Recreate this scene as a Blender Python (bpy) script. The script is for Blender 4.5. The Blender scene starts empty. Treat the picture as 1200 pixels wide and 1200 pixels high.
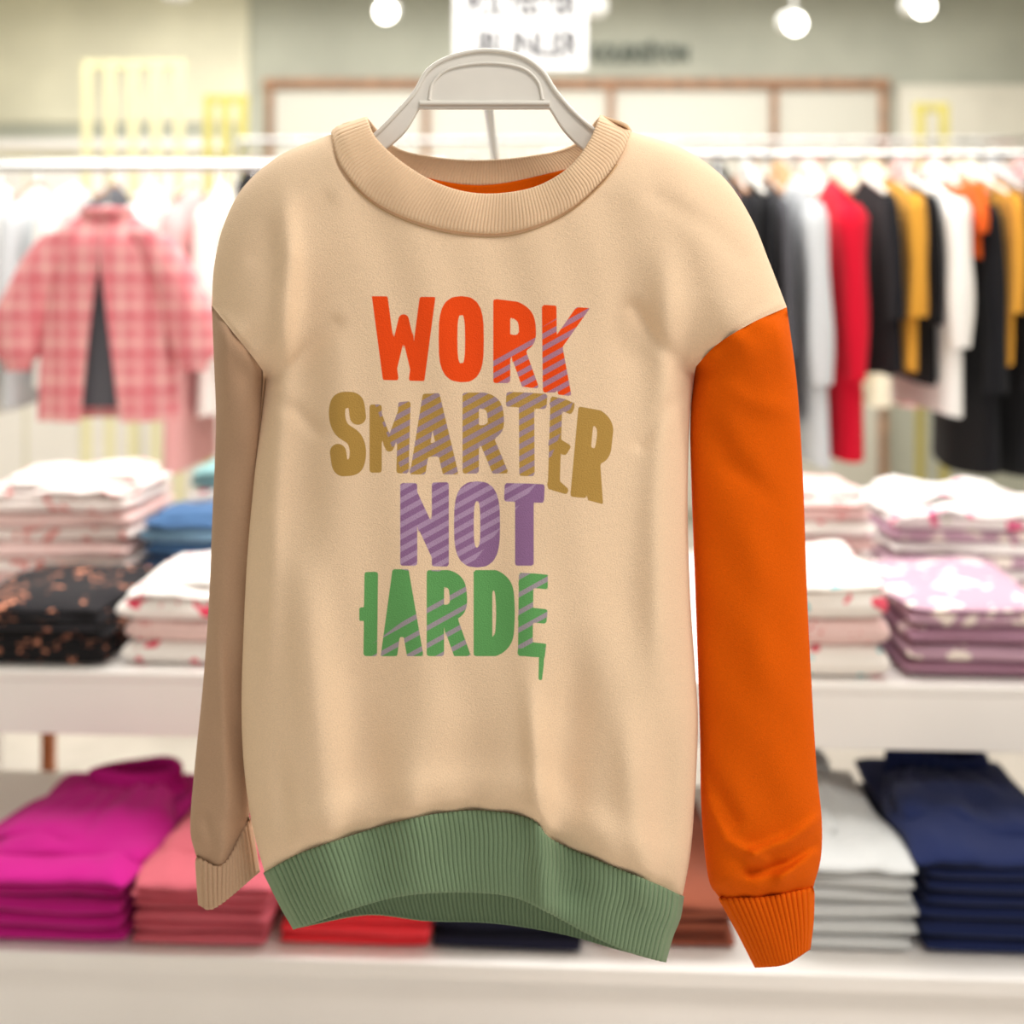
import bpy, math, random
import numpy as np
from mathutils import noise, Vector, Matrix
random.seed(4)
S=bpy.context.scene
CZ=1.55; HOR=350.0
def P(px,py,d): return ((px-600)/1200*d, d, CZ-(py-HOR)/1200*d)
# ------------------------------------------------ camera
cam=bpy.data.cameras.new('camera'); co=bpy.data.objects.new('camera',cam); S.collection.objects.link(co)
co.location=(0,0,CZ); co.rotation_euler=(math.pi/2,0,0)
cam.lens=36; cam.sensor_width=36; cam.sensor_fit='HORIZONTAL'; cam.shift_y=-250/1200
cam.dof.use_dof=True; cam.dof.focus_distance=0.955; cam.dof.aperture_fstop=2.2
cam.clip_start=0.02
S.camera=co
S.view_settings.view_transform='Standard'
# ------------------------------------------------ materials
def lin(c):
    r=[]
    for v in c[:3]:
        v/=255.0
        r.append(v/12.92 if v<=.04045 else ((v+.055)/1.055)**2.4)
    return (*r,1)
def base(name):
    m=bpy.data.materials.new(name); m.use_nodes=True
    return m,m.node_tree.nodes,m.node_tree.links,m.node_tree.nodes['Principled BSDF']
def simple(name,c,rough=.5,metal=0,emit=0,noise_s=0,noise_amt=.06,coord='Object'):
    m,n,l,b=base(name)
    b.inputs['Base Color'].default_value=lin(c); b.inputs['Roughness'].default_value=rough; b.inputs['Metallic'].default_value=metal
    if emit: b.inputs['Emission Color'].default_value=lin(c); b.inputs['Emission Strength'].default_value=emit
    if noise_s:
        tc=n.new('ShaderNodeTexCoord'); t=n.new('ShaderNodeTexNoise'); t.inputs['Scale'].default_value=noise_s
        l.new(tc.outputs[coord],t.inputs['Vector'])
        r=n.new('ShaderNodeValToRGB'); a=lin([v*(1-noise_amt) for v in c]); d=lin([min(255,v*(1+noise_amt)) for v in c])
        r.color_ramp.elements[0].position=.35; r.color_ramp.elements[1].position=.65
        r.color_ramp.elements[0].color=a; r.color_ramp.elements[1].color=d
        l.new(t.outputs['Fac'],r.inputs['Fac']); l.new(r.outputs['Color'],b.inputs['Base Color'])
    return m
def fabric(name,c,bump=.15,scale=900,sheen=.08,spots=None,fleck=.03,dist=.001):
    m,n,l,b=base(name)
    b.inputs['Roughness'].default_value=.95
    b.inputs['Sheen Weight'].default_value=sheen; b.inputs['Sheen Roughness'].default_value=.6
    b.inputs['Specular IOR Level'].default_value=.07
    tc=n.new('ShaderNodeTexCoord')
    t=n.new('ShaderNodeTexNoise'); t.inputs['Scale'].default_value=scale; t.inputs['Detail'].default_value=3
    l.new(tc.outputs['Object'],t.inputs['Vector'])
    bp=n.new('ShaderNodeBump'); bp.inputs['Strength'].default_value=bump; bp.inputs['Distance'].default_value=dist
    l.new(t.outputs['Fac'],bp.inputs['Height']); l.new(bp.outputs['Normal'],b.inputs['Normal'])
    r=n.new('ShaderNodeValToRGB'); r.color_ramp.elements[0].position=.3; r.color_ramp.elements[1].position=.7
    r.color_ramp.elements[0].color=lin([v*(1-fleck) for v in c]); r.color_ramp.elements[1].color=lin([min(255,v*(1+fleck*.7)) for v in c])
    l.new(t.outputs['Fac'],r.inputs['Fac']); out=r.outputs['Color']
    for (sc,scale_,th) in (spots or []):
        v=n.new('ShaderNodeTexVoronoi'); v.inputs['Scale'].default_value=scale_
        nn=n.new('ShaderNodeTexNoise'); nn.inputs['Scale'].default_value=scale_*1.3
        l.new(tc.outputs['Object'],nn.inputs['Vector'])
        add=n.new('ShaderNodeMixRGB'); add.inputs[0].default_value=.12
        l.new(tc.outputs['Object'],add.inputs[1]); l.new(nn.outputs['Color'],add.inputs[2]); l.new(add.outputs[0],v.inputs['Vector'])
        mt=n.new('ShaderNodeMath'); mt.operation='LESS_THAN'; mt.inputs[1].default_value=th; l.new(v.outputs['Distance'],mt.inputs[0])
        mx=n.new('ShaderNodeMixRGB'); l.new(mt.outputs[0],mx.inputs[0]); l.new(out,mx.inputs[1]); mx.inputs[2].default_value=lin(sc); out=mx.outputs[0]
    l.new(out,b.inputs['Base Color'])
    return m
# ------------------------------------------------ helpers
def link(o,parent=None):
    S.collection.objects.link(o)
    if parent: o.parent=parent
    return o
def empty(name,loc=(0,0,0),rz=0):
    e=bpy.data.objects.new(name,None); e.location=loc; e.rotation_euler=(0,0,rz); e.empty_display_size=.05
    return link(e)
def mesh(name,v,f,mats,parent=None,smooth=True,mi=None,loc=None,rz=0):
    me=bpy.data.meshes.new(name); me.from_pydata([tuple(map(float,a)) for a in v],[],f)
    for m in (mats if isinstance(mats,list) else [mats]): me.materials.append(m)
    if mi is not None: me.polygons.foreach_set('material_index',mi)
    if smooth: me.polygons.foreach_set('use_smooth',[True]*len(me.polygons))
    me.update()
    o=bpy.data.objects.new(name,me)
    if loc: o.location=loc
    o.rotation_euler=(0,0,rz)
    return link(o,parent)
def box(name,lo,hi,mat,parent=None,bev=.004):
    x0,y0,z0=lo;x1,y1,z1=hi
    v=[(x0,y0,z0),(x1,y0,z0),(x1,y1,z0),(x0,y1,z0),(x0,y0,z1),(x1,y0,z1),(x1,y1,z1),(x0,y1,z1)]
    f=[(0,3,2,1),(4,5,6,7),(0,1,5,4),(1,2,6,5),(2,3,7,6),(3,0,4,7)]
    o=mesh(name,v,f,mat,parent,smooth=False)
    if bev:
        b=o.modifiers.new('bev','BEVEL'); b.width=bev; b.segments=2
    return o
def tube(name,pts,r,mat,parent=None,cyclic=False):
    c=bpy.data.curves.new(name,'CURVE'); c.dimensions='3D'; c.bevel_depth=r; c.bevel_resolution=3; c.use_fill_caps=True
    s=c.splines.new('POLY'); s.points.add(len(pts)-1)
    for i,p in enumerate(pts): s.points[i].co=(*p,1)
    s.use_cyclic_u=cyclic
    c.materials.append(mat)
    return link(bpy.data.objects.new(name,c),parent)
# ------------------------------------------------ curve tools (pattern space)
def dense(pts,k=16):
    p=np.array(pts,float)
    if len(p)==2: return np.array([p[0]+(p[1]-p[0])*t for t in np.linspace(0,1,k)])
    q=np.vstack([2*p[0]-p[1],p,2*p[-1]-p[-2]]); out=[]
    for i in range(1,len(q)-2):
        for t in np.linspace(0,1,k,endpoint=False):
            a,b,c,d=q[i-1],q[i],q[i+1],q[i+2]
            out.append(.5*((2*b)+(-a+c)*t+(2*a-5*b+4*c-d)*t*t+(-a+3*b-3*c+d)*t**3))
    out.append(p[-1]); return np.array(out)
def join(*segs):
    o=[segs[0]]
    for s in segs[1:]: o.append(s[1:])
    return np.vstack(o)
def cf(arr):
    d=np.r_[0,np.cumsum(np.hypot(*np.diff(arr,axis=0).T))]; d/=d[-1]
    return lambda u: np.stack([np.interp(u,d,arr[:,0]),np.interp(u,d,arr[:,1])],-1)
def pdist(X,Y,arr):
    a=arr[:-1]; b=arr[1:]; best=np.full(X.shape,1e9)
    for (ax,ay),(bx,by) in zip(a,b):
        dx,dy=bx-ax,by-ay; L=dx*dx+dy*dy
        if L<1e-9: continue
        t=np.clip(((X-ax)*dx+(Y-ay)*dy)/L,0,1)
        best=np.minimum(best,np.hypot(X-ax-t*dx,Y-ay-t*dy))
    return best
def coons(B,T,L,R,s,t,relax=0):
    B,T,L,R=cf(B),cf(T),cf(L),cf(R)
    b,tt=B(s)[None],T(s)[None]; l,r=L(t)[:,None],R(t)[:,None]
    s_=s[None,:,None]; t_=t[:,None,None]
    c00,c10,c01,c11=B(0.)[None,None],B(1.)[None,None],T(0.)[None,None],T(1.)[None,None]
    G=(1-t_)*b+t_*tt+(1-s_)*l+s_*r-((1-s_)*(1-t_)*c00+s_*(1-t_)*c10+(1-s_)*t_*c01+s_*t_*c11)
    for _ in range(relax):
        G[1:-1,1:-1]=.25*(G[:-2,1:-1]+G[2:,1:-1]+G[1:-1,:-2]+G[1:-1,2:])
    return G[...,0].copy(),G[...,1].copy()
def spread(n,k=.6):
    u=np.linspace(0,1,n); return (1-k)*u+k*(.5-.5*np.cos(math.pi*u))
def gridmesh(name,X,Y,D,mat,parent,flip=False,attrs=None,solid=0,off=0):
    m,n=X.shape
    vx=(X-600)/1200*D; vz=CZ-(Y-HOR)/1200*D
    v=np.stack([vx,D,vz],-1).reshape(-1,3)
    i=np.arange(m*n).reshape(m,n)
    q=np.stack([i[:-1,:-1],i[:-1,1:],i[1:,1:],i[1:,:-1]],-1).reshape(-1,4)
    if flip: q=q[:,::-1]
    me=bpy.data.meshes.new(name); me.from_pydata(v.tolist(),[],q.tolist()); me.materials.append(mat)
    me.polygons.foreach_set('use_smooth',[True]*len(me.polygons))
    for k,a in (attrs or {}).items():
        at=me.attributes.new(k,'FLOAT','POINT'); at.data.foreach_set('value',a.reshape(-1).astype(np.float32))
    me.update()
    o=link(bpy.data.objects.new(name,me),parent)
    if solid:
        sm=o.modifiers.new('thick','SOLIDIFY'); sm.thickness=solid; sm.offset=off
    return o
def f(d,W):
    x=np.clip(d/W,0,1); return np.sqrt(np.clip(1-(1-x)**2,0,1))
# ------------------------------------------------ sweatshirt pattern curves
armL=(312,440); tipL=(248,358); armR=(815,430); tipR=(922,360)
colL=(389,157); colR=(739,154)
hemL=(310,1022); hemR=(800,1050); botL=(345,1088); botR=(779,1127)
sideL=dense([hemL,(296,970),(286,900),(283,830),(285,750),(290,650),(298,560),(305,500),armL])
sideR=dense([hemR,(809,1000),(814,940),(818,850),(815,790),(809,700),(806,600),(808,500),armR])
ahL=dense([armL,(296,418),(272,388),tipL]); ahR=dense([armR,(840,404),(880,379),tipR])
shL=dense([tipL,(251,312),(262,264),(286,218),(330,181),colL]); shR=dense([colR,(800,174),(848,208),(880,255),(902,308),tipR])
neckF=dense([colL,(402,197),(440,236),(498,262),(562,273),(614,268),(664,246),(704,212),(728,180),colR])
neckB=dense([colL,(430,192),(490,214),(562,221),(640,213),(700,190),colR])
seamH=dense([hemL,(350,1001),(400,983),(455,966),(515,953),(570,950),(622,960),(645,983),(700,1008),(755,1030),hemR])
bandL=dense([botL,(330,1062),hemL]); bandR=dense([botR,(787,1098),(796,1075),hemR])
botF=dense([botL,(375,1078),(420,1062),(480,1048),(545,1045),(600,1050),(640,1067),(690,1094),(735,1114),botR])
topCL=np.array([colL,(396,149),(430,138)],float); topCR=np.array([(703,136),(732,146),colR],float)
innerF=dense([(430,138),(440,162),(470,190),(508,213),(548,226),(590,227),(632,218),(668,196),(691,166),(703,136)])
sL=join(bandL,sideL); sR=join(bandR,sideR)
SL=sL[::3]; SR=sR[::3]; SH=np.vstack([join(shL,topCL)[::3],topCL[-1:]]); SH2=np.vstack([topCR[:1],join(topCR,shR)[::3],shR[-1:]])
ahd=np.vstack([ahL[::4]]),np.vstack([ahR[::4]])
def torso_amt(X,Y):
    return f(pdist(X,Y,SL),95)*f(pdist(X,Y,SR),95)*f(np.minimum(pdist(X,Y,SH),pdist(X,Y,SH2)),80)
def sstep(x):
    x=np.clip(x,0,1); return x*x*(3-2*x)
def ridge(X,Y,pts,w,a,fade=True):
    p=np.array(pts,float); r=a*np.exp(-(pdist(X,Y,p)/w)**2)
    y0,y1=p[:,1].min(),p[:,1].max()
    if fade and y1-y0>90:
        k=min(120,(y1-y0)*.5)
        r=r*sstep((Y-y0+15)/k)
        if y1<1030: r=r*sstep((y1+15-Y)/k)
    return r
def torso_front(X,Y):
    A=torso_amt(X,Y)
    d=.047*A + .014*f(pdist(X,Y,SL),230)*f(pdist(X,Y,SR),230)*A
    e=0
    e=e+ridge(X,Y,[(638,1060),(634,960),(628,880),(620,780)],14,.013)
    e=e+ridge(X,Y,[(630,960),(618,780),(622,640)],34,.007)
    e=e-ridge(X,Y,[(672,1040),(664,950),(668,820),(680,740)],26,.012)
    e=e+ridge(X,Y,[(330,205),(338,300),(330,430),(318,600),(312,820)],15,.012)
    e=e-ridge(X,Y,[(366,280),(362,450),(350,680)],26,.010)
    e=e-ridge(X,Y,[(425,700),(430,900),(440,1035)],36,.010)
    e=e+ridge(X,Y,[(355,640),(372,860),(390,1035)],28,.009)
    e=e-ridge(X,Y,[(325,860),(340,1035)],12,.005)
    e=e+ridge(X,Y,[(780,270),(782,450),(772,600),(775,820)],18,.010)
    e=e-ridge(X,Y,[(738,300),(742,560),(735,800)],30,.010)
    e=e+ridge(X,Y,[(735,820),(742,940),(755,1040)],20,.008)
    e=e-ridge(X,Y,[(785,840),(775,1035)],16,.006)
    e=e+ridge(X,Y,[(500,780),(480,975),(470,1055)],32,.009)
    e=e-ridge(X,Y,[(550,850),(552,1045)],32,.009)
    # soft drag lines from the armholes and neckline
    e=e-ridge(X,Y,[(318,446),(352,420),(392,380)],10,.004)
    e=e-ridge(X,Y,[(316,470),(345,480),(372,505)],10,.0035)
    e=e-ridge(X,Y,[(810,436),(775,405),(742,360)],10,.004)
    e=e-ridge(X,Y,[(806,462),(780,480),(752,520)],10,.0035)
    e=e-ridge(X,Y,[(300,300),(330,270),(380,235)],14,.003)
    e=e-ridge(X,Y,[(870,300),(830,265),(770,230)],14,.003)
    e=e+.0016*np.sin(X/23+1.6*np.sin(Y/170))*np.sin(Y/130+X/200)+.0007*np.sin(X/11-Y/60+np.sin(Y/90))
    return d+e*A
def torso_back(X,Y): return .045*torso_amt(X,Y)

# ------------------------------------------------ printed lettering: signed distances
def seg_sd(X,Y,p,q,r,cap):
    dx,dy=q[0]-p[0],q[1]-p[1]; L=math.hypot(dx,dy)+1e-9
    if cap:
        ux,uy=dx/L,dy/L; cx,cy=(p[0]+q[0])/2,(p[1]+q[1])/2; rr=min(3.,r*.6)
        a=np.abs((X-cx)*ux+(Y-cy)*uy)-(L/2+r-rr); b=np.abs(-(X-cx)*uy+(Y-cy)*ux)-(r-rr)
        return np.hypot(np.maximum(a,0),np.maximum(b,0))+np.minimum(np.maximum(a,b),0)-rr
    t=np.clip(((X-p[0])*dx+(Y-p[1])*dy)/(L*L),0,1)
    return np.hypot(X-p[0]-t*dx,Y-p[1]-t*dy)-r
O_=[(.5+.5*math.copysign(abs(math.cos(a))**.62,math.cos(a)),.5+.5*math.copysign(abs(math.sin(a))**.62,math.sin(a))) for a in np.linspace(0,2*math.pi,25)]
def cur(p): return [tuple(x) for x in dense(p,5)]
GL={'W':[('L',(0,-.1),(.20,1.02)),('P',(.23,.98),(.5,.22),.66),('P',(.5,.22),(.77,.98),.66),('L',(.80,1.02),(1,-.1))],
'O':[('C',O_)],
'R':[('L',(0,0),(0,1)),('C',cur([(0,0),(.55,0),(.92,.08),(1,.25),(.92,.42),(.55,.5),(0,.5)])),('L',(.5,.5),(1.0,1.1),.92)],
'K':[('L',(0,0),(0,1)),('L',(1.0,-.12),(.16,.50),.80),('L',(.22,.42),(.98,1.12),.88)],
'S':[('C',cur([(1,.24),(.88,.03),(.5,0),(.1,.05),(0,.25),(.2,.43),(.8,.57),(1,.76),(.88,.96),(.5,1),(.12,.97),(0,.76)]))],
'M':[('L',(0,0),(0,1)),('P',(.05,.05),(.5,.66),.72),('P',(.5,.66),(.95,.05),.72),('L',(1,0),(1,1))],
'A':[('L',(0,1.1),(.40,0)),('L',(.60,0),(1,1.1)),('P',(.25,.74),(.75,.74),.9)],
'T':[('L',(0,0),(1,0)),('L',(.5,0),(.5,1))],
'E':[('L',(0,0),(0,1)),('L',(0,0),(1,0)),('L',(0,.5),(.85,.5)),('L',(0,1),(1,1))],
'N':[('L',(0,0),(0,1)),('P',(0.05,0.04),(.95,.96),.85),('L',(1,0),(1,1))],
'H':[('L',(0,0),(0,1)),('L',(1,0),(1,1)),('L',(0,.5),(1,.5))],
'I':[('L',(.5,0),(.5,1))],
'D':[('L',(0,0),(0,1)),('C',cur([(0,0),(.5,0),(.9,.12),(1,.35),(1,.65),(.9,.88),(.5,1),(0,1)]))]}
LINES=[[('W',436,437,510,509,347,348,445,447,9.2),('O',514,514,567,567,347,347,447,449,11),('R',578,578,627,631,350,356,449,455,10),('K',635,636,691,674,357,361,460,467,8.6)],
[('S',385,387,429,429,458,460,559,557,9.6),('M',433,433,481,479,474,470,554,555,7.2),('A',485,481,526,536,462,460,556,556,9),('R',542,542,589,595,460,460,555,555,9.6),('T',593,600,641,635,459,461,557,559,9),('E',645,642,673,665,464,470,574,582,7),('R',677,669,721,709,476,484,583,595,9.6)],
[('N',469,469,526,526,566,565,663,664,10),('O',532,532,586,586,564,564,665,665,11.6),('T',591,591,638,638,566,567,663,663,11)],
[('H',390,388,443,442,671,670,769,769,8),('A',454,447,485,495,667,667,769,769,9.6),('R',500,500,546,551,668,668,769,769,10.2),('D',555,555,603,603,668,668,769,769,11),('E',608,607,645,643,671,673,769,771,8.6),('I',631,631,638,637,765,765,797,797,3)]]
def ink(X,Y,line):
    out=np.full(X.shape,30.)
    for g,xlt,xlb,xrt,xrb,tl,tr,bl,br,r in line:
        def mp(u,v):
            xl=(xlt+r)*(1-v)+(xlb+r)*v; xr=(xrt-r)*(1-v)+(xrb-r)*v
            x=xl+(xr-xl)*u
            t=(tl+r)*(1-u)+(tr+r)*u; b=(bl-r)*(1-u)+(br-r)*u
            return (x,t+(b-t)*v)
        sd=np.full(X.shape,30.)
        for st in GL[g]:
            if st[0] in 'LP': sd=np.minimum(sd,seg_sd(X,Y,mp(*st[1]),mp(*st[2]),r*(st[3] if len(st)>3 else 1),st[0]=='L'))
            else:
                p=[mp(*a) for a in st[1]]
                for a,b in zip(p[:-1],p[1:]): sd=np.minimum(sd,seg_sd(X,Y,a,b,r,False))
        uu=np.clip((X-xlt)/(xrt-xlt),0,1); vv=np.clip((Y-tl)/(bl-tl),0,1)
        sd=np.maximum(sd,(tl+(tr-tl)*uu)-Y); sd=np.maximum(sd,Y-(bl+(br-bl)*uu))
        sd=np.maximum(sd,(xlt+(xlb-xlt)*vv)-X-1); sd=np.maximum(sd,X-(xrt+(xrb-xrt)*vv)-1)
        out=np.minimum(out,sd)
    return out
# ------------------------------------------------ sweatshirt materials
CREAM=(238,208,175)
def print_mat():
    m=fabric('cream_jersey_printed',CREAM,bump=.7,scale=850,fleck=.035,dist=.001,sheen=.1)
    n,l=m.node_tree.nodes,m.node_tree.links; b=n['Principled BSDF']
    out=b.inputs['Base Color'].links[0].from_socket
    def attr(nm):
        a=n.new('ShaderNodeAttribute'); a.attribute_name=nm; return a.outputs['Fac']
    def mr(sock,a,b_):
        r=n.new('ShaderNodeMapRange'); r.inputs['From Min'].default_value=a; r.inputs['From Max'].default_value=b_
        l.new(sock,r.inputs['Value']); return r.outputs['Result']
    ph=attr('stripe_phase'); ph2=attr('stripe_phase_wide')
    def sn(p,a,b_):
        s=n.new('ShaderNodeMath'); s.operation='SINE'; l.new(p,s.inputs[0]); return mr(s.outputs[0],a,b_)
    st=sn(ph,-.1,.3); st2=sn(ph2,.45,.7)
    reg=mr(attr('stripe_zone'),-1.,1.)
    def mul(a,b_):
        x=n.new('ShaderNodeMath'); x.operation='MULTIPLY'; l.new(a,x.inputs[0]); l.new(b_,x.inputs[1]); return x.outputs[0]
    m1,m2=mul(st,reg),mul(st2,reg)
    cols=[((240,76,16),(176,124,146),m1),((180,142,72),(160,136,146),m1),((144,106,148),(174,144,178),m1),((98,162,94),(160,150,158),m2)]
    for i,(c1,c2,mm) in enumerate(cols):
        mask=mr(attr('ink%d'%i),.45,-.45)
        c=n.new('ShaderNodeMixRGB'); c.inputs[1].default_value=lin(c1); c.inputs[2].default_value=lin(c2); l.new(mm,c.inputs[0])
        x=n.new('ShaderNodeMixRGB'); l.new(mask,x.inputs[0]); l.new(out,x.inputs[1]); l.new(c.outputs[0],x.inputs[2]); out=x.outputs[0]
    l.new(out,b.inputs['Base Color'])
    return m
M_print=print_mat(); M_cream=fabric('cream_jersey',CREAM,bump=.7,scale=850)
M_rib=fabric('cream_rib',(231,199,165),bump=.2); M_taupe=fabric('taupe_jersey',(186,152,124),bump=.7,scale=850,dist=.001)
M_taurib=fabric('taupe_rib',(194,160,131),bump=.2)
M_or=fabric('orange_jersey',(222,93,6),bump=.7,scale=850,sheen=0,fleck=.04,dist=.001); M_orr=fabric('orange_rib',(218,94,10),bump=.2,sheen=0)
M_gr=fabric('sage_green_rib',(121,143,112),bump=.2)
# ------------------------------------------------ sweatshirt
SW=empty('sweatshirt',(0,0,0))
top=join(shL,neckF,shR); topb=join(shL,neckB,shR)
s=spread(330,.45); t=spread(330,.25)
L=join(sideL,ahL); R=join(sideR,ahR)
X,Y=coons(seamH,top,L,R,s,t,relax=300)
D=torso_front(X,Y)
seam=seamH[::4]; dh=pdist(X,Y,seam); dn=pdist(X,Y,neckF[::4]); da=np.minimum(pdist(X,Y,ahd[0]),pdist(X,Y,ahd[1]))
A=torso_amt(X,Y)
D=D+A*(.007*np.exp(-((dh-30)/24)**2)-.010*np.exp(-(dh/8)**2)-.003*np.exp(-(dn/4)**2)+.0015*np.sin(X/7.5)*np.exp(-(dh/28)**2))-.003*np.exp(-(da/4)**2)*np.minimum(1,A*3)+.0018*A*np.sin((X+Y)/8)*np.exp(-(da/22)**2)
at={}
for i,ln in enumerate(LINES): at['ink%d'%i]=ink(X,Y,ln)
at['ink3']=np.maximum(at['ink3'],np.maximum(421-X,X-642+np.maximum(0,(Y-740))*.12))
lin_=(X*math.sin(math.radians(29))+Y*math.cos(math.radians(29)))*2*math.pi
at['stripe_phase']=lin_/12.5; at['stripe_phase_wide']=lin_/18
z0=np.minimum(Y-(418-(X-580)*.62),X-573)
z1=np.minimum(X-450+(Y-500)*-.4,660-X-(Y-500)*.4)
z2=(590-X)-(Y-615)*.8
z3=np.minimum(Y-(752-(X-440)*.75),552-X); z3=np.maximum(z3,np.minimum(X-606,760-Y))
zone=np.where(at['ink0']<5,z0,np.where(at['ink1']<5,z1,np.where(at['ink2']<5,z2,z3)))
at['stripe_zone']=zone
gridmesh('torso_front',X,Y,1-D,M_print,SW,flip=False,attrs=at)
s=spread(110,.8); t=spread(110,.5)
seamB=dense([hemL,(420,1010),(560,1015),(700,1030),hemR]); botB=dense([botL,(430,1072),(500,1079),(580,1082),(660,1095),(720,1112),botR])
X,Y=coons(seamB,topb,L,R,s,t)
gridmesh('torso_back',X,Y,1+torso_back(X,Y),M_cream,SW,flip=True)
def ribband(name,B,T,L_,R_,nr,mat,dfun,sign,amp=.0011,rows=26,thick=.003,bulge=.003):
    s=np.linspace(0,1,nr*7+1); t=np.linspace(0,1,rows)
    X,Y=coons(B,T,L_,R_,s,t)
    D=dfun(X,Y)
    rb=amp*np.cos(s*nr*2*math.pi)[None,:]*np.ones_like(X)
    bl=bulge*np.sin(math.pi*np.clip(t,0,1))[:,None]**.5
    g=np.minimum(1,D/.03)
    D=D+(rb+bl)*g
    return gridmesh(name,X,Y,1-sign*D,mat,SW,flip=(sign<0),solid=thick)
ribband('hem_band_front',botF,seamH,bandL,bandR,92,M_gr,lambda X,Y:torso_front(X,Y)-.007*torso_amt(X,Y),1,amp=.0018)
ribband('hem_band_back',botB,seamB,bandL,bandR,92,M_gr,torso_back,-1,amp=.0017)
ribband('neck_rib_front',neckF,innerF,dense([colL,(396,149),(430,138)]),dense([colR,(732,146),(703,136)]),104,M_rib,lambda X,Y:torso_front(X,Y)+.001*torso_amt(X,Y),1,amp=.0013,bulge=.003,rows=20)
backTop=dense([(430,138),(462,172),(505,184),(562,188),(622,183),(672,170),(703,136)])
neckB2=dense([colL,(430,190),(490,211),(562,218),(640,210),(700,188),colR])
ribband('neck_rib_back',neckB2,backTop,dense([colL,(396,149),(430,138)]),dense([colR,(732,146),(703,136)]),100,M_rib,lambda X,Y:torso_back(X,Y)-.001,-1,amp=.0013,bulge=.002,rows=14)
ta,tb=dense([(460,215),(562,234),(670,214)]),dense([(455,198),(562,217),(675,196)])
X,Y=coons(ta,tb,dense([ta[0],tb[0]]),dense([ta[-1],tb[-1]]),np.linspace(0,1,40),np.linspace(0,1,6))
gridmesh('neck_tape',X,Y,1+torso_back(X,Y)-.006,M_or,SW,solid=.001)
def stitch(name,arr,off_,mat,r=.0007,shift=0):
    X,Y=arr[:,0],arr[:,1]+shift
    D=1-torso_front(X,Y)-off_
    tube(name,[P(a,b,d) for a,b,d in zip(X,Y,D)],r,mat,SW)
M_st=simple('thread',(205,172,130),.9)
stitch('neck_stitch',neckF[20:-20:2],-.001,M_st,shift=5)
def sleeve(pref,seamA,outer,inner,cufftop,offz,mat,inner_first,folds):
    Lc,Rc=(inner,outer) if inner_first else (outer,inner)
    topc=seamA if inner_first else seamA[::-1]
    AM=.033
    s=spread(110,.8); t=spread(260,.1)
    X,Y=coons(cufftop,topc,Lc,Rc,s,t)
    def amt(X,Y): return f(pdist(X,Y,outer[::3]),52)*f(pdist(X,Y,inner[::3]),52)
    def off(X,Y): return offz*(1-np.exp(-(pdist(X,Y,seamA[::4])/110)**2))
    def fr(X,Y):
        ds=pdist(X,Y,seamA[::4]); w=np.exp(-(ds/60)**2)
        g=f(pdist(X,Y,outer[::3]),18)*f(pdist(X,Y,inner[::3]),18)
        a=amt(X,Y)
        e=0
        for pts,wd,am in folds: e=e+ridge(X,Y,pts,wd,am)
        e=e+.0014*np.sin(Y/33+X/21)*np.sin(Y/71)+.0009*np.sin(Y/17-X/13)
        dc=pdist(X,Y,cufftop[::3])
        return torso_front(X,Y)*w*g+(AM*a+e*a)*(1-w)-.003*np.exp(-(ds/4)**2)*g+a*(.005*np.exp(-((dc-22)/18)**2)-.008*np.exp(-(dc/7)**2)+.0012*np.sin(X/5)*np.exp(-(dc/25)**2))+.0018*g*np.sin((X-Y)/8)*np.exp(-(ds/20)**2)
    def bk(X,Y):
        ds=pdist(X,Y,seamA[::4]); w=np.exp(-(ds/60)**2)
        g=f(pdist(X,Y,outer[::3]),18)*f(pdist(X,Y,inner[::3]),18)
        return torso_back(X,Y)*w*g+AM*amt(X,Y)*(1-w)
    gridmesh(pref+'_front',X,Y,1+off(X,Y)-fr(X,Y),mat,SW)
    X,Y=coons(cufftop,topc,Lc,Rc,spread(50,.8),spread(100,.1))
    gridmesh(pref+'_back',X,Y,1+off(X,Y)+bk(X,Y),mat,SW,flip=True)
def cuff(pref,B,T,L_,R_,nr,mat,offz,A=.026,amp=.0015):
    s=spread(nr*8+1,.6); t=np.linspace(0,1,18)
    for sg,nm in ((1,'_front'),(-1,'_back')):
        X,Y=coons(B,T,L_,R_,s,t)
        a=f(pdist(X,Y,L_[::3]),40)*f(pdist(X,Y,R_[::3]),40)
        d=A*a+(amp*np.cos(s*nr*2*math.pi)[None,:]+.003*np.sin(math.pi*t)[:,None]**.5)*np.minimum(1,a*1.5)
        gridmesh(pref+nm,X,Y,1+offz-sg*d,mat,SW,flip=(sg<0),solid=.003)
cR_T=dense([(843,1052),(895,1051),(953,1040)])
sleeve('orange_sleeve',ahR,dense([(953,1040),(962,1005),(963,960),(957,900),(951,800),(946,700),(941,560),(934,450),tipR]),
       dense([(843,1052),(830,1028),(822,950),(820,850),(815,700),(810,560),(809,490),armR]),cR_T,.012,M_or,True,
       [([(960,960),(925,985),(885,1000)],8,.009),([(958,990),(925,1012),(880,1022)],7,-.008),([(950,1000),(915,1030)],7,.006),([(875,520),(885,700),(893,880)],24,.006),([(820,470),(855,540),(915,600)],16,-.005),([(830,440),(880,470),(925,480)],14,.004),([(828,940),(850,985),(895,1010)],8,.006),([(826,900),(860,960)],10,-.005)])
cuff('orange_cuff',dense([(886,1133),(920,1129),(948,1112)]),cR_T,dense([(886,1133),(864,1090),(843,1052)]),dense([(948,1112),(952,1078),(953,1040)]),18,M_orr,.012)
cL_T=dense([(230,1004),(262,1013),(292,958)])
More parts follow.
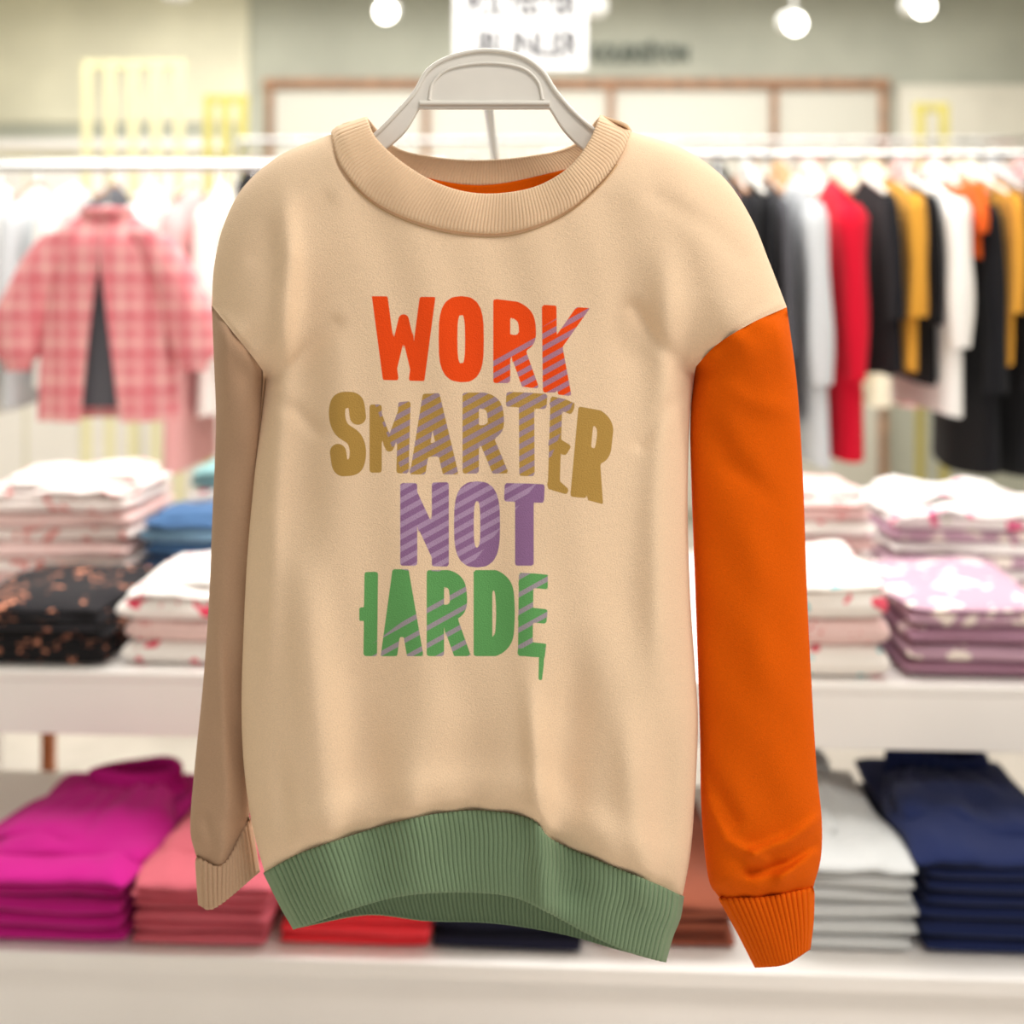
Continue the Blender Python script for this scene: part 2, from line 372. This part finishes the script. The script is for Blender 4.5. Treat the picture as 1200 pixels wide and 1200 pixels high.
sleeve('taupe_sleeve',ahL,dense([(230,1004),(223,970),(228,900),(238,800),(245,700),(249,600),(253,500),(251,430),tipL]),
       dense([(292,958),(297,900),(300,830),(303,700),(310,560),(314,500),armL]),cL_T,.035,M_taupe,False,
       [([(250,700),(262,850),(268,990)],10,.007),([(285,560),(275,760),(280,930)],16,-.005),([(240,960),(250,1000)],8,-.005)])
cuff('taupe_cuff',dense([(234,1060),(252,1063),(303,1022)]),cL_T,dense([(234,1060),(232,1035),(230,1004)]),dense([(303,1022),(298,990),(292,958)]),16,M_taurib,.035,amp=.0013)
# ------------------------------------------------ hanger
M_pl=simple('white_plastic',(228,224,216),.35,noise_s=20,noise_amt=.01)
M_chrome=simple('chrome',(200,200,200),.25,1)
M_copper=simple('copper_frame',(196,120,80),.35,.6)
HG=empty('clothes_hanger')
outer=dense([(350,205),(400,186),(437,160),(465,132),(486,108),(502,82),(530,66),(570,59),(608,65),(634,82),(652,108),(673,132),(700,155),(740,180),(775,198)],6)
inner=dense([(772,214),(730,200),(692,180),(664,155),(645,126)],6); inner2=dense([(490,126),(472,155),(442,180),(405,203),(352,222)],6)
poly=np.vstack([outer,inner,inner2])
def flat(name,poly,d,ext,bev,mat,parent,holes=()):
    c=bpy.data.curves.new(name,'CURVE'); c.dimensions='2D'; c.fill_mode='BOTH'; c.extrude=ext; c.bevel_depth=bev; c.bevel_resolution=2
    for pl in (poly,*holes):
        s=c.splines.new('POLY'); s.points.add(len(pl)-1)
        for i,(a,b) in enumerate(pl):
            x,y,zz=P(a,b,d); s.points[i].co=(x,zz,0,1)
        s.use_cyclic_u=True
    c.materials.append(mat)
    o=bpy.data.objects.new(name,c); o.rotation_euler=(math.pi/2,0,0); o.location=(0,d,0)
    return link(o,parent)
flat('hanger_body',poly,1.0,.002,.0018,M_pl,HG)
def P1(pts,d): return [P(a,b,d) for a,b in pts]
disc=dense([(503,117),(508,96),(528,80),(570,74),(610,79),(630,95),(636,117)],8)
tube('plate_rim',P1(disc,.9955),.0016,M_pl,HG)
tube('plate_lip',P1([(492,121),(644,121)],.9955),.0028,M_pl,HG)
tube('outer_rim',P1(outer[12:-12],.9955),.0022,M_pl,HG)
# ------------------------------------------------ room
M_wall=simple('wall_paint',(182,184,170),.8,noise_s=2,noise_amt=.03)
M_wall2=simple('wall_panel',(222,218,204),.8,noise_s=3,noise_amt=.03)
M_cream_w=simple('cream_panel',(230,226,202),.8,noise_s=2,noise_amt=.03)
M_ceil=simple('ceiling_paint',(150,154,142),.9,noise_s=2,noise_amt=.03)
M_white=simple('white_laminate',(242,238,235),.45,noise_s=3,noise_amt=.01)
M_floor=simple('floor_tile',(206,198,188),.4,noise_s=4,noise_amt=.05)
M_wood=simple('wood_trim',(158,118,90),.6,noise_s=12,noise_amt=.15)
WY=7.0
box('floor',(-4.6,-2.5,-.05),(4.6,WY+.1,0),M_floor,bev=0)
box('ceiling',(-4.6,-2.5,3.75),(4.6,WY+.1,3.85),M_ceil,bev=0)
box('wall_back',(-4.6,WY,0),(4.6,WY+.1,3.75),M_wall,bev=0)
box('wall_left',(-4.7,-2.5,0),(-4.6,WY,3.75),M_cream_w,bev=0)
box('wall_right',(4.6,-2.5,0),(4.7,WY,3.75),M_wall2,bev=0)
zt=P(0,105,WY)[2]
WP=empty('window_1')
x0,x1=P(318,0,WY)[0],P(1032,0,WY)[0]
box('glazing',(x0,WY-.03,.1),(x1,WY-.005,zt),simple('pale_glass',(212,210,198),.3),WP,bev=0)
box('head_frame',(x0-.04,WY-.08,zt),(x1+.04,WY-.005,zt+.06),M_wood,WP)
for i,px in enumerate((318,500,715,905,1032)):
    x=P(px,0,WY)[0]; box('mullion_%d'%i,(x-.022,WY-.07,.1),(x+.022,WY-.005,zt),M_wood,WP)
CP=empty('wall_cabinet')
box('carcass',(-3.6,WY-.45,0),(x0-.25,WY-.01,2.5),M_cream_w,CP)
box('cornice',(-3.65,WY-.5,2.5),(x0-.2,WY-.01,2.56),M_white,CP)
for i in range(5):
    x=-3.45+i*.36; box('door_%d'%i,(x,WY-.47,.1),(x+.33,WY-.451,2.4),M_white,CP)
box('trim_1',(-3.9,WY-.03,2.75),(x0-.15,WY-.005,3.7),M_cream_w,bev=0)
box('trim_2',(x1+.1,WY-.06,2.2),(4.5,WY-.005,3.0),M_wall2,bev=0)
SG=empty('hanging_sign')
d=4.2; a=P(532,0,d); b=P(688,82,d)
M_sign=simple('sign_board',(236,236,236),.5); M_dark=simple('sign_lettering',(50,50,54),.6)
box('board',(a[0],d,b[2]),(b[0],d+.012,b[2]+.40),M_sign,SG)
for i,(tx,pyb,sz) in enumerate((('ÜRÜNLER',66,.15),('POLYESTER',18,.125))):
    c=bpy.data.curves.new('text','FONT'); c.body=tx; c.size=sz; c.align_x='CENTER'; c.extrude=.001; c.offset=.004
    c.materials.append(M_dark); o=link(bpy.data.objects.new('lettering_%d'%(i+1),c),SG)
    q=P(611,pyb,d); o.location=(q[0],d-.003,q[2]); o.rotation_euler=(math.pi/2,0,0); o.scale=(.72,1,1)
for x in (a[0]+.05,b[0]-.05): tube('wire',[(x,d+.006,b[2]+.39),(x,d+.006,3.76)],.002,M_chrome,SG)
c=bpy.data.curves.new('wall_lettering','FONT'); c.body='KOLEKSİYON'; c.size=.15; c.extrude=.01; c.offset=.006; c.materials.append(simple('grey_letters',(96,104,94),.6))
o=link(bpy.data.objects.new('wall_lettering',c)); q=P(692,72,WY); o.location=(q[0],WY-.012,q[2]); o.rotation_euler=(math.pi/2,0,0); o.scale=(.72,1,1)
M_blk=simple('lamp_housing',(215,215,210),.5); M_em=simple('lamp_glow',(255,250,240),.5,emit=9)
TL=empty('track_light')
tube('track',[(-3,5,3.55),(3,5,3.55)],.02,M_blk,TL)
for k in (-2,2): tube('drop_%d'%k,[(k,5,3.55),(k,5,3.76)],.008,M_blk,TL)
def ball(name,c,r,mat,parent,sx=1,sy=1,sz=1,n=16):
    v=[];fc=[]
    for i in range(n+1):
        th=math.pi*i/n
        for j in range(n*2):
            ph=math.pi*j/n; v.append((c[0]+r*sx*math.sin(th)*math.cos(ph),c[1]+r*sy*math.sin(th)*math.sin(ph),c[2]+r*sz*math.cos(th)))
    for i in range(n):
        for j in range(n*2): fc.append((i*2*n+j,(i+1)*2*n+j,(i+1)*2*n+(j+1)%(2*n),i*2*n+(j+1)%(2*n)))
    return mesh(name,v,fc,mat,parent)
for i,(px,py) in enumerate(((452,14),(932,28),(1082,8),(700,10),(200,-10))):
    q=P(px,py,5)
    tube('stem_%d'%i,[(q[0],5.03,q[2]),(q[0],5.0,3.55)],.01,M_blk,TL)
    tube('can_%d'%i,[(q[0],5.02,q[2]+.015),(q[0],5.16,q[2]+.05)],.055,M_blk,TL)
    ball('bulb_%d'%i,(q[0],5.0,q[2]),.050,M_em if i<3 else M_blk,TL,sy=.6)
# ------------------------------------------------ shelving (slightly turned)
ROT=-math.atan(.045)
ZU=.831; ZL=.42
TB=empty('display_table',(0,1.94,0),ROT)
box('top_board',(-1.7,0,ZU-.02),(1.7,1.0,ZU),M_white,TB)
box('fascia',(-1.7,.003,ZU-.125),(1.7,.03,ZU-.02),M_white,TB)
for i,x in enumerate((-1.55,1.55)):
    box('end_panel_%d'%i,(x-.018,.5,0),(x+.018,.98,ZU-.02),M_white,TB)
for i,x in enumerate((-1.25,-.2,.5)):
    box('rear_leg_%d'%i,(x-.015,.68,0),(x+.015,.71,ZU-.02),M_copper,TB)
box('rear_rail',(-1.5,.69,.62),(1.5,.71,.65),M_copper,TB)
box('platform_deck',(-1.7,-.205,ZL-.03),(1.7,.46,ZL),M_white,TB)
box('platform_plinth',(-1.68,-.17,0),(1.68,.44,ZL-.03),M_white,TB)
DS=empty('display_stand')
za=P(570,98,1)[2]
tube('arm',[(-.026,1.005,za),(-.026,2.14,za),(-.026,2.16,za-.01),(-.026,2.16,ZU+.01)],.0055,M_chrome,DS)
tube('hook_tip',[(-.026,1.0,P(0,66,1)[2]),(-.026,1.008,za+.005),(-.026,1.03,za)],.003,M_chrome,DS)
box('base',(-.08,2.08,ZU+.001),(.03,2.24,ZU+.012),M_chrome,DS)
# ------------------------------------------------ folded stacks
def slab(V,F,MI,mi,w,L,t,zc,cx,cy,seed,amp,wf=None,tf=None,nu=40,nv=30,ang=0,gather=0,ex=(.45,.6)):
    base_=len(V); ca,sa=math.cos(ang),math.sin(ang)
    for i in range(nv+1):
        v=.5-.5*math.cos(math.pi*i/nv); v=.5*v+.5*i/nv
        e=max(0,1-abs(2*v-1)**(12 if ex[0]<.5 else 5))**.5
        W=w/2*(wf(v) if wf else 1)*((0.97+.03*e) if ex[0]<.5 else (.9+.1*e)); T=t/2*e*(tf(v) if tf else 1)
        y=(v-.5)*L
        for j in range(nu):
            a=2*math.pi*j/nu; c_,s_=math.cos(a),math.sin(a)
            x=W*math.copysign(abs(c_)**ex[0],c_); zz=T*math.copysign(abs(s_)**ex[1],s_)
            nx=noise.noise(Vector((x*9,y*7,seed*3.1))); n2=noise.noise(Vector((x*22,y*14,seed*5.7+9)))
            dz=amp*(nx+.5*n2)
            if gather: dz+=gather*math.sin(x/max(W,.01)*14+seed+4*noise.noise(Vector((x*6,y*6,seed))))*max(0,(v-.25)/.75)**1.2
            xx=x+amp*1.2*noise.noise(Vector((y*8,seed*2.,zc*40)))+.3*amp*n2; yy=y+amp*1.3*noise.noise(Vector((x*7,seed*4.,3.)))
            V.append((cx+xx*ca-yy*sa,cy+xx*sa+yy*ca,zc+zz+dz*(.5+.5*(s_>0))))
    for i in range(nv):
        for j in range(nu):
            F.append((base_+i*nu+j,base_+i*nu+(j+1)%nu,base_+(i+1)*nu+(j+1)%nu,base_+(i+1)*nu+j)); MI.append(mi)
def stack(name,pl,pr,pyb_d,z0,pytop,L,nl,mats,seed=1,amp=.004,top=None,rot=ROT,jit=.008):
    d=pyb_d; x0=(pl-600)/1200*d; x1=(pr-600)/1200*d; w=x1-x0; cx=(x0+x1)/2
    H=(CZ-(pytop-HOR)/1200*d)-z0
    V=[];F=[];MI=[]
    rnd=random.Random(seed)
    t=H/nl
    for k in range(nl):
        slab(V,F,MI,k%len(mats),w*(1-rnd.random()*.05),L*(1-rnd.random()*.03),t*1.06,t*(k+.5)+.002,rnd.uniform(-jit,jit),L/2+rnd.uniform(-jit,jit)*.8,seed*7+k,amp*(.35+.65*k/max(1,nl-1)) if k else .0008,ang=rnd.uniform(-.02,.02),nu=56)
    if top: top(V,F,MI,w,L,H,seed)
    return mesh(name,V,F,mats,None,mi=MI,loc=(cx,d,z0),rz=rot)
def trouser_top(waist_w=.62,h=.042,skew=.0,tilt=0,back=.80):
    def g(V,F,MI,w,L,H,seed):
        wf=lambda v:1-(1-waist_w)*max(0,(v-.45)/.55)**1.3
        Lb=L*back
        slab(V,F,MI,0,w*1.03,Lb*1.02,.034,H+.010,skew*.35,Lb*.5,seed+50,.013,wf=wf,tf=lambda v:1+.5*v,ang=-skew*.8,nv=60,nu=80,gather=.004,ex=(.55,.8))
        slab(V,F,MI,0,w*.93,Lb*.80,.050,H+.018,skew*.7,Lb*.58,seed+60,.014,wf=wf,ang=-skew,nv=60,nu=80,gather=.007,ex=(.75,1.))
        slab(V,F,MI,0,w*.55,Lb*.62,.040,H+.028,skew*.7-w*.16,Lb*.60,seed+70,.012,wf=wf,ang=-skew-.12,nv=50,nu=60,gather=.005,ex=(.8,1.))
        n=160; b0=len(V); ww=w*waist_w*.47; cy=Lb*.99
        prof=[(1.14,-.35),(1.04,0),(1.03,.3),(1.05,.6),(1.02,.92),(.93,1.0),(.84,.9),(.80,.3)]
        for i in range(n):
            a=2*math.pi*i/n; r=.0034*math.cos(i*2*math.pi/n*32)
            for (k,pz) in prof:
                x=(ww*k+r)*math.cos(a); y=(.036*k+r)*math.sin(a)
                V.append((x+skew*1.05,cy+y+x*tilt,H+.024+pz*h*(1-.3*abs(math.cos(a))**3)+.008*math.sin(2*a+seed)))
        m=len(prof)
        for i in range(n):
            i2=(i+1)%n
            for j in range(m-1):
                F.append((b0+i*m+j,b0+i2*m+j,b0+i2*m+j+1,b0+i*m+j+1)); MI.append(0)
    return g
def F_(n,c,**k): return fabric(n,c,bump=.4,scale=300,**k)
m_mag=F_('magenta_fleece',(192,28,134)); m_ros=F_('rose_fleece',(208,104,118)); m_cor=F_('coral_fleece',(238,64,74))
m_nvd=F_('dark_navy_fleece',(34,34,54)); m_brn=F_('rust_brown_fleece',(148,82,62)); m_gry=F_('grey_melange',(200,202,202)); m_nvy=F_('navy_fleece',(28,38,78))
stack('folded_trousers_stack',-75,146,1.785,ZL,1040,.44,4,[m_mag],1,.007,trouser_top(.56,.050,.05,.12,.74))
stack('folded_trousers_stack',149,318,1.775,ZL,1046,.44,5,[m_ros],2,.006,trouser_top(.54,.046,.03,-.1,.74))
stack('folded_trousers_stack',325,505,1.772,ZL,1074,.42,3,[m_cor],3,.006,trouser_top(.7,.02))
stack('folded_trousers_stack',508,686,1.768,ZL,1080,.42,3,[m_nvd],4,.005,trouser_top(.7,.02))
stack('folded_trousers_stack',690,862,1.765,ZL,1070,.42,4,[m_brn],5,.006,trouser_top(.7,.02))
stack('folded_trousers_stack',915,1076,1.76,ZL,1030,.44,5,[m_gry],6,.005,trouser_top(.58,.048,-.015,.1,.76))
stack('folded_trousers_stack',1082,1290,1.755,ZL,1020,.44,6,[m_nvy],7,.005,trouser_top(.66,.046,-.01,-.05,.74))
m_blkp=F_('black_printed_cotton',(32,30,34),spots=[((220,146,116),24,.24)])
m_whp=F_('white_red_print',(244,238,234),spots=[((228,70,100),15,.25),((90,160,190),11,.15)])
m_pkp=F_('white_pink_print',(244,232,228),spots=[((226,140,136),18,.28)])
m_crm=F_('pale_pink_cotton',(232,200,196),spots=[((214,120,120),26,.2)])
m_jean=F_('denim',(70,104,146)); m_jean2=F_('pale_denim',(120,156,184)); m_jdk=F_('dark_denim',(50,72,106))
m_lil=F_('mauve_cotton',(160,120,140),spots=[((226,204,206),9,.2)]); m_lil2=F_('mauve_print',(192,156,174),spots=[((244,232,222),15,.34)])
m_flo=F_('white_floral',(246,240,238),spots=[((232,110,150),12,.22),((150,180,120),17,.12)])
m_wcol=F_('white_multicolour',(240,234,228),spots=[((90,190,200),16,.2),((226,90,110),13,.2)])
m_teal=F_('pale_teal_cotton',(140,184,186))
def soft_top(n=2,amp=.01,mi=0,t=.022):
    def g(V,F,MI,w,L,H,seed):
        for k in range(n): slab(V,F,MI,mi,w*(.98-.1*k),L*(.98-.1*k),t*1.2,H+.009+.014*k,.008*k,L/2+.01*k,seed+80+k,amp*1.2,ang=.06*k,nu=60,nv=40,ex=(.55,.8))
    return g
stack('folded_tops_stack',-60,120,2.0,ZU,722,.34,6,[m_blkp],11,.005,soft_top(1,.008))
stack('folded_tops_stack',137,262,2.0,ZU,706,.32,3,[m_whp,m_crm],12,.006,soft_top(2))
stack('folded_tops_stack',-40,154,2.40,ZU,585,.30,7,[m_pkp,m_crm],13,.006,soft_top(3,.014))
stack('folded_jeans_stack',163,262,2.40,ZU,622,.22,5,[m_jean,m_jean2,m_jdk],14,.006,soft_top(2,.010))
stack('folded_tops_stack',222,300,2.68,ZU,560,.20,7,[m_teal,m_whp],24,.005,soft_top(2,.010))
stack('folded_tops_stack',925,1042,1.93,ZU,696,.32,3,[m_wcol,m_crm],15,.006,soft_top(2,.01))
stack('folded_tops_stack',1062,1250,1.925,ZU,722,.40,4,[m_lil,m_lil2],16,.005,soft_top(1,.006,1,.018))
stack('folded_tops_stack',860,1024,2.30,ZU,596,.30,7,[m_crm,m_wcol],18,.007,soft_top(2,.014))
stack('folded_tops_stack',1046,1230,2.38,ZU,610,.30,7,[m_flo,m_lil2],19,.007,soft_top(3,.016))
for k,(a_,b_) in enumerate(((300,450),(640,790))):
    stack('folded_tops_stack',a_,b_,1.99,ZU,700,.28,4,[[m_crm],[m_pkp]][k],30+k,.005,soft_top(1))
# ------------------------------------------------ hanging garments
def side_garment(V,F,MI,mi,x,y,zt,zb,th,hw,seed,sleeve=True,flare=1.):
    rnd=random.Random(seed); nu,nv=28,22; b0=len(V); H=zt-zb; lean=rnd.uniform(-.03,.03); ph=rnd.uniform(0,6)
    for i in range(nv+1):
        v=i/nv
        if v>.86: k=(v-.86)/.14; ry=hw*(1-.72*k**1.6); rx=th*.55*(1-.55*k)
        else: ry=hw*(1+.08*(1-v)*flare); rx=th*(.55+.45*(1-v)*flare)
        for j in range(nu):
            a=2*math.pi*j/nu; r=1+.16*math.sin(3*a+ph+v*2)*(1-v)+.07*math.sin(7*a+ph)*(1-v)
            V.append((x+rx*r*math.cos(a)+lean*(1-v),y+ry*math.sin(a)*(1+.03*math.sin(5*a)),zb+H*v+.008*math.sin(2*a+ph)*(1-v)))
    for i in range(nv):
        for j in range(nu): F.append((b0+i*nu+j,b0+i*nu+(j+1)%nu,b0+(i+1)*nu+(j+1)%nu,b0+(i+1)*nu+j)); MI.append(mi)
    F.append(tuple(b0+nv*nu+j for j in range(nu))); MI.append(mi)
    if sleeve:
        for sg in (-1,1):
            b0=len(V); n2=14; m2=14; Ls=H*.62
            for i in range(n2+1):
                v=i/n2; cz=zt-H*.10-Ls*v; cy=y+sg*(hw*.86+.045*math.sin(v*1.8)); r=(.048*(1-.35*v))*(1 if v>.01 else .5)
                for j in range(m2):
                    a=2*math.pi*j/m2
                    V.append((x+lean*v*.5+min(th*.75,r)*math.cos(a)*(1+.1*math.sin(9*v+ph)),cy+r*math.sin(a),cz))
            for i in range(n2):
                for j in range(m2): F.append((b0+i*m2+j,b0+(i+1)*m2+j,b0+(i+1)*m2+(j+1)%m2,b0+i*m2+(j+1)%m2)); MI.append(mi)
cols=dict(black=(28,28,32),white=(244,242,238),grey=(206,210,214),red=(214,20,48),navy=(34,40,66),must=(214,154,56),cream=(238,228,206),orange=(232,100,34),tan=(196,160,120),dkgrey=(90,90,96),pink=(234,176,176),lilac=(196,180,200),coral=(232,140,118))
CM={k:fabric('hung_'+k,v,bump=.3,scale=200) for k,v in cols.items()}; CL=list(CM.values()); CI={k:i for i,k in enumerate(CM)}
def rack(name,x0,x1,y,zr,garms,cname,hw=.22):
    R_=empty(name)
    tube('rail',[(x0,y,zr),(x1,y,zr)],.014,M_chrome,R_)
    for i,x in enumerate((x0+.02,x1-.02)):
        tube('upright_%d'%i,[(x,y,zr),(x,y,.02)],.014,M_chrome,R_)
        tube('foot_%d'%i,[(x,y-.28,.02),(x,y+.28,.02)],.016,M_chrome,R_)
    V=[];F=[];MI=[]
    for k,(x,zb,th,col,sl) in enumerate(garms):
        side_garment(V,F,MI,CI[col],x,y,zr-.085,zb,th,hw*(1+.1*math.sin(k*2.3)),k*3+int(abs(x)*100),sl)
        q=[(x,y-.16,zr-.12),(x,y-.02,zr-.075),(x,y,zr-.065),(x,y,zr-.02),(x+.0,y+.02,zr+.01),(x,y+.005,zr+.022),(x,y-.015,zr+.012)]
        tube('hanger_%d'%k,q,.004,M_chrome if k%3 else M_pl,R_)
        tube('hanger_bar_%d'%k,[(x,y-.19,zr-.14),(x,y,zr-.07),(x,y+.19,zr-.14)],.009,M_pl if k%2 else M_wood,R_)
    mesh(cname,V,F,CL,R_,mi=MI)
    return R_
d=3.0
G=[(700,500,.03,'cream'),(735,500,.035,'grey'),(770,480,.03,'navy'),(800,480,.03,'white'),(830,460,.03,'tan'),(858,450,.03,'pink'),(880,470,.03,'black'),(900,440,.022,'black'),(920,500,.022,'dkgrey'),(955,545,.045,'grey'),(1003,540,.066,'red'),(1044,440,.026,'black'),(1074,436,.036,'must'),(1098,450,.02,'black'),(1122,485,.052,'white'),(1148,300,.02,'orange'),(1167,560,.042,'black'),(1190,430,.02,'must'),(1212,560,.04,'black'),(1250,500,.05,'navy'),(1290,500,.05,'cream')]
rack('clothes_rack',P(640,0,d)[0],P(1320,0,d)[0],d+.22,P(0,182,d+.22)[2],[((px-600)/1200*d,P(0,pb,d)[2],th,c,True) for px,pb,th,c in G],'hanging_clothes')
d=3.6
G=[(-60,480,.05,'white'),(0,480,.06,'white'),(45,470,.05,'grey'),(90,450,.05,'white'),(135,450,.05,'dkgrey'),(180,470,.05,'white'),(226,540,.05,'pink'),(262,480,.06,'white'),(300,480,.05,'cream'),(350,480,.05,'pink'),(400,480,.06,'white'),(450,470,.06,'grey'),(500,480,.05,'white')]
rack('clothes_rack',P(-100,0,d)[0],P(520,0,d)[0],d,P(0,192,d)[2],[((px-600)/1200*d,P(0,pb,d)[2],th,c,True) for px,pb,th,c in G],'hanging_clothes')
d=5.0; rn=random.Random(9); G=[]
for px in range(300,1240,36): G.append((px,rn.choice((430,450,470)),.07,rn.choice(['white','cream','grey','tan','black','white','pink'])))
rack('clothes_rack',P(280,0,d)[0],P(1260,0,d)[0],d,P(0,165,d)[2],[((px-600)/1200*d,P(0,pb,d)[2],th,c,True) for px,pb,th,c in G],'hanging_clothes')
def plaid():
    m=fabric('pink_plaid',(224,136,142),bump=.3,scale=200); n,l=m.node_tree.nodes,m.node_tree.links; b=n['Principled BSDF']
    out=b.inputs['Base Color'].links[0].from_socket; tc=n.new('ShaderNodeTexCoord'); sp=n.new('ShaderNodeSeparateXYZ'); l.new(tc.outputs['Object'],sp.inputs[0])
    for ax,fq,c in (('X',120,(250,216,208)),('Z',120,(250,216,208)),('X',60,(208,92,108)),('Z',60,(208,92,108))):
        a=n.new('ShaderNodeMath'); a.operation='MULTIPLY'; a.inputs[1].default_value=fq; l.new(sp.outputs[ax],a.inputs[0])
        s_=n.new('ShaderNodeMath'); s_.operation='SINE'; l.new(a.outputs[0],s_.inputs[0])
        r=n.new('ShaderNodeMapRange'); r.inputs['From Min'].default_value=.4; r.inputs['From Max'].default_value=.8; r.inputs['To Max'].default_value=.36; l.new(s_.outputs[0],r.inputs[0])
        x=n.new('ShaderNodeMixRGB'); l.new(r.outputs[0],x.inputs[0]); l.new(out,x.inputs[1]); x.inputs[2].default_value=lin(c); out=x.outputs[0]
    l.new(out,b.inputs['Base Color']); return m
def front_shirt(name,pxc,d,ptop,pbot,pw,mat,gap=.10,rail=None):
    E=empty(name); xc=(pxc-600)/1200*d; zt=P(0,ptop,d)[2]; zb=P(0,pbot,d)[2]; w=pw/1200*d/2
    nu,nv=48,24
    for half in (0,1):
        V=[];F=[]
        for i in range(nv+1):
            v=i/nv; k=max(0,(v-.84)/.16); rx=w*(1.06-.1*v)*(1-.62*k**1.5); ry=.06*(1-.6*k); gp=gap*max(0,1-v*1.3)+.01
            a0,a1=((-math.pi*.5+gp,math.pi*.5),(math.pi*.5,math.pi*1.5-gp))[half]
            for j in range(nu+1):
                a=a0+(a1-a0)*j/nu; rr=1+.06*math.sin(11*a+v)*(1-v)
                V.append((xc+rx*math.cos(a)*rr,d+ry*math.sin(a)*rr,zb+(zt-zb)*v))
        for i in range(nv):
            for j in range(nu): F.append((i*(nu+1)+j,i*(nu+1)+j+1,(i+1)*(nu+1)+j+1,(i+1)*(nu+1)+j))
        mesh('body_%d'%half,V,F,mat,E)
    for sg in (-1,1):
        V=[];F=[];n2=18;m2=20
        for i in range(n2+1):
            v=i/n2; cx=xc+sg*(w*.62+w*.75*math.sin(min(1,v*1.25)*math.pi/2)); cz=zt-(zt-zb)*(.10+.66*v); r=.060+.014*math.sin(v*math.pi)-(.022 if v>.93 else 0)
            for j in range(m2):
                a=2*math.pi*j/m2; V.append((cx+r*math.cos(a)*(1+.08*math.sin(12*v)),d-.01+r*.7*math.sin(a),cz))
        for i in range(n2):
            for j in range(m2): F.append((i*m2+j,(i+1)*m2+j,(i+1)*m2+(j+1)%m2,i*m2+(j+1)%m2))
        mesh('sleeve_%s'%('l' if sg<0 else 'r'),V,F,mat,E)
    tube('collar',[(xc+w*.36*math.cos(a),d+.035*math.sin(a),zt+.004) for a in np.linspace(0,2*math.pi,24)],.012,mat,E)
    zr=rail
    tube('hanger',[(xc-w*.8,d,zt-.05),(xc,d,zt+.02),(xc+w*.8,d,zt-.05)],.007,M_pl,E)
    tube('hook',[(xc,d,zt+.02),(xc,d,zr-.015),(xc+.02,d,zr+.004),(xc,d,zr+.022),(xc-.018,d,zr+.01)],.003,M_chrome,E)
    V=[];F=[]
    for i in range(13):
        v=i/12
        for j in range(24):
            a=2*math.pi*j/24; V.append((xc+w*.5*math.cos(a),d-.008+.03*math.sin(a),zb+.04+(zt-zb)*.62*v))
    for i in range(12):
        for j in range(24): F.append((i*24+j,i*24+(j+1)%24,(i+1)*24+(j+1)%24,(i+1)*24+j))
    mesh('dark_gap_fill',V,F,CM['dkgrey'],E)  # dark grey tube filling the gap of the open shirt front
    return E
E=empty('garment_rail'); zr=P(0,196,2.9)[2]
front_shirt('plaid_shirt',126,2.9,250,492,150,plaid(),gap=.30,rail=zr)
tube('rail',[(-1.75,2.9,zr),(-.5,2.9,zr)],.013,M_chrome,E)
for i,x in enumerate((-1.72,-.53)):
    tube('upright_%d'%i,[(x,2.9,zr),(x,2.9,.02)],.013,M_chrome,E); tube('foot_%d'%i,[(x,2.78,.015),(x,3.02,.015)],.015,M_chrome,E)
M_yel=simple('yellow_lacquer',(200,190,100),.5)
M_pyel=simple('pale_yellow_lacquer',(232,226,180),.5)
def frame(name,px0,px1,py0,py1,d,mat,n=5):
    E=empty(name); a=P(px0,py0,d); b=P(px1,py1,d)
    box('top_rail',(a[0]-.02,d-.02,a[2]-.04),(b[0]+.02,d+.02,a[2]),mat,E); box('low_rail',(a[0]-.02,d-.02,b[2]-.04),(b[0]+.02,d+.02,b[2]),mat,E)
    for i in range(n):
        x=a[0]+(b[0]-a[0])*i/(n-1); box('slat_%d'%i,(x-.025,d-.035,0),(x+.025,d-.021,a[2]),mat,E)
frame('slatted_display_frame',104,212,72,190,5.6,M_pyel,5)
frame('slatted_display_frame',246,286,112,185,5.5,M_yel,3)
frame('slatted_display_frame',1076,1104,122,190,5.5,M_yel,2)
# ------------------------------------------------ lights
def area(name,loc,rot,sx,sy,power,col=(1,.97,.93)):
    l=bpy.data.lights.new(name,'AREA'); l.shape='RECTANGLE'; l.size=sx; l.size_y=sy; l.energy=power; l.color=col
    o=bpy.data.objects.new(name,l); o.location=loc; o.rotation_euler=rot; return link(o)
area('ceiling_lamp_table',(0,2.9,3.6),(0,0,0),5,2.0,235)
area('ceiling_lamp_rear',(0,5.3,3.65),(0,0,0),6,1.6,165)
area('ceiling_lamp_front',(.8,-.2,3.3),(math.radians(-12),math.radians(10),0),1.0,.9,45,(1,.95,.89))
area('side_light',(2.3,.35,2.6),(math.radians(-15),math.radians(55),math.radians(10)),.6,.6,24,(1,.95,.89))  # unseen side light, strengthened so the sweatshirt's left side falls darker
w=bpy.data.worlds.new('world'); S.world=w; w.use_nodes=True
w.node_tree.nodes['Background'].inputs[0].default_value=(1,.97,.94,1); w.node_tree.nodes['Background'].inputs[1].default_value=.58
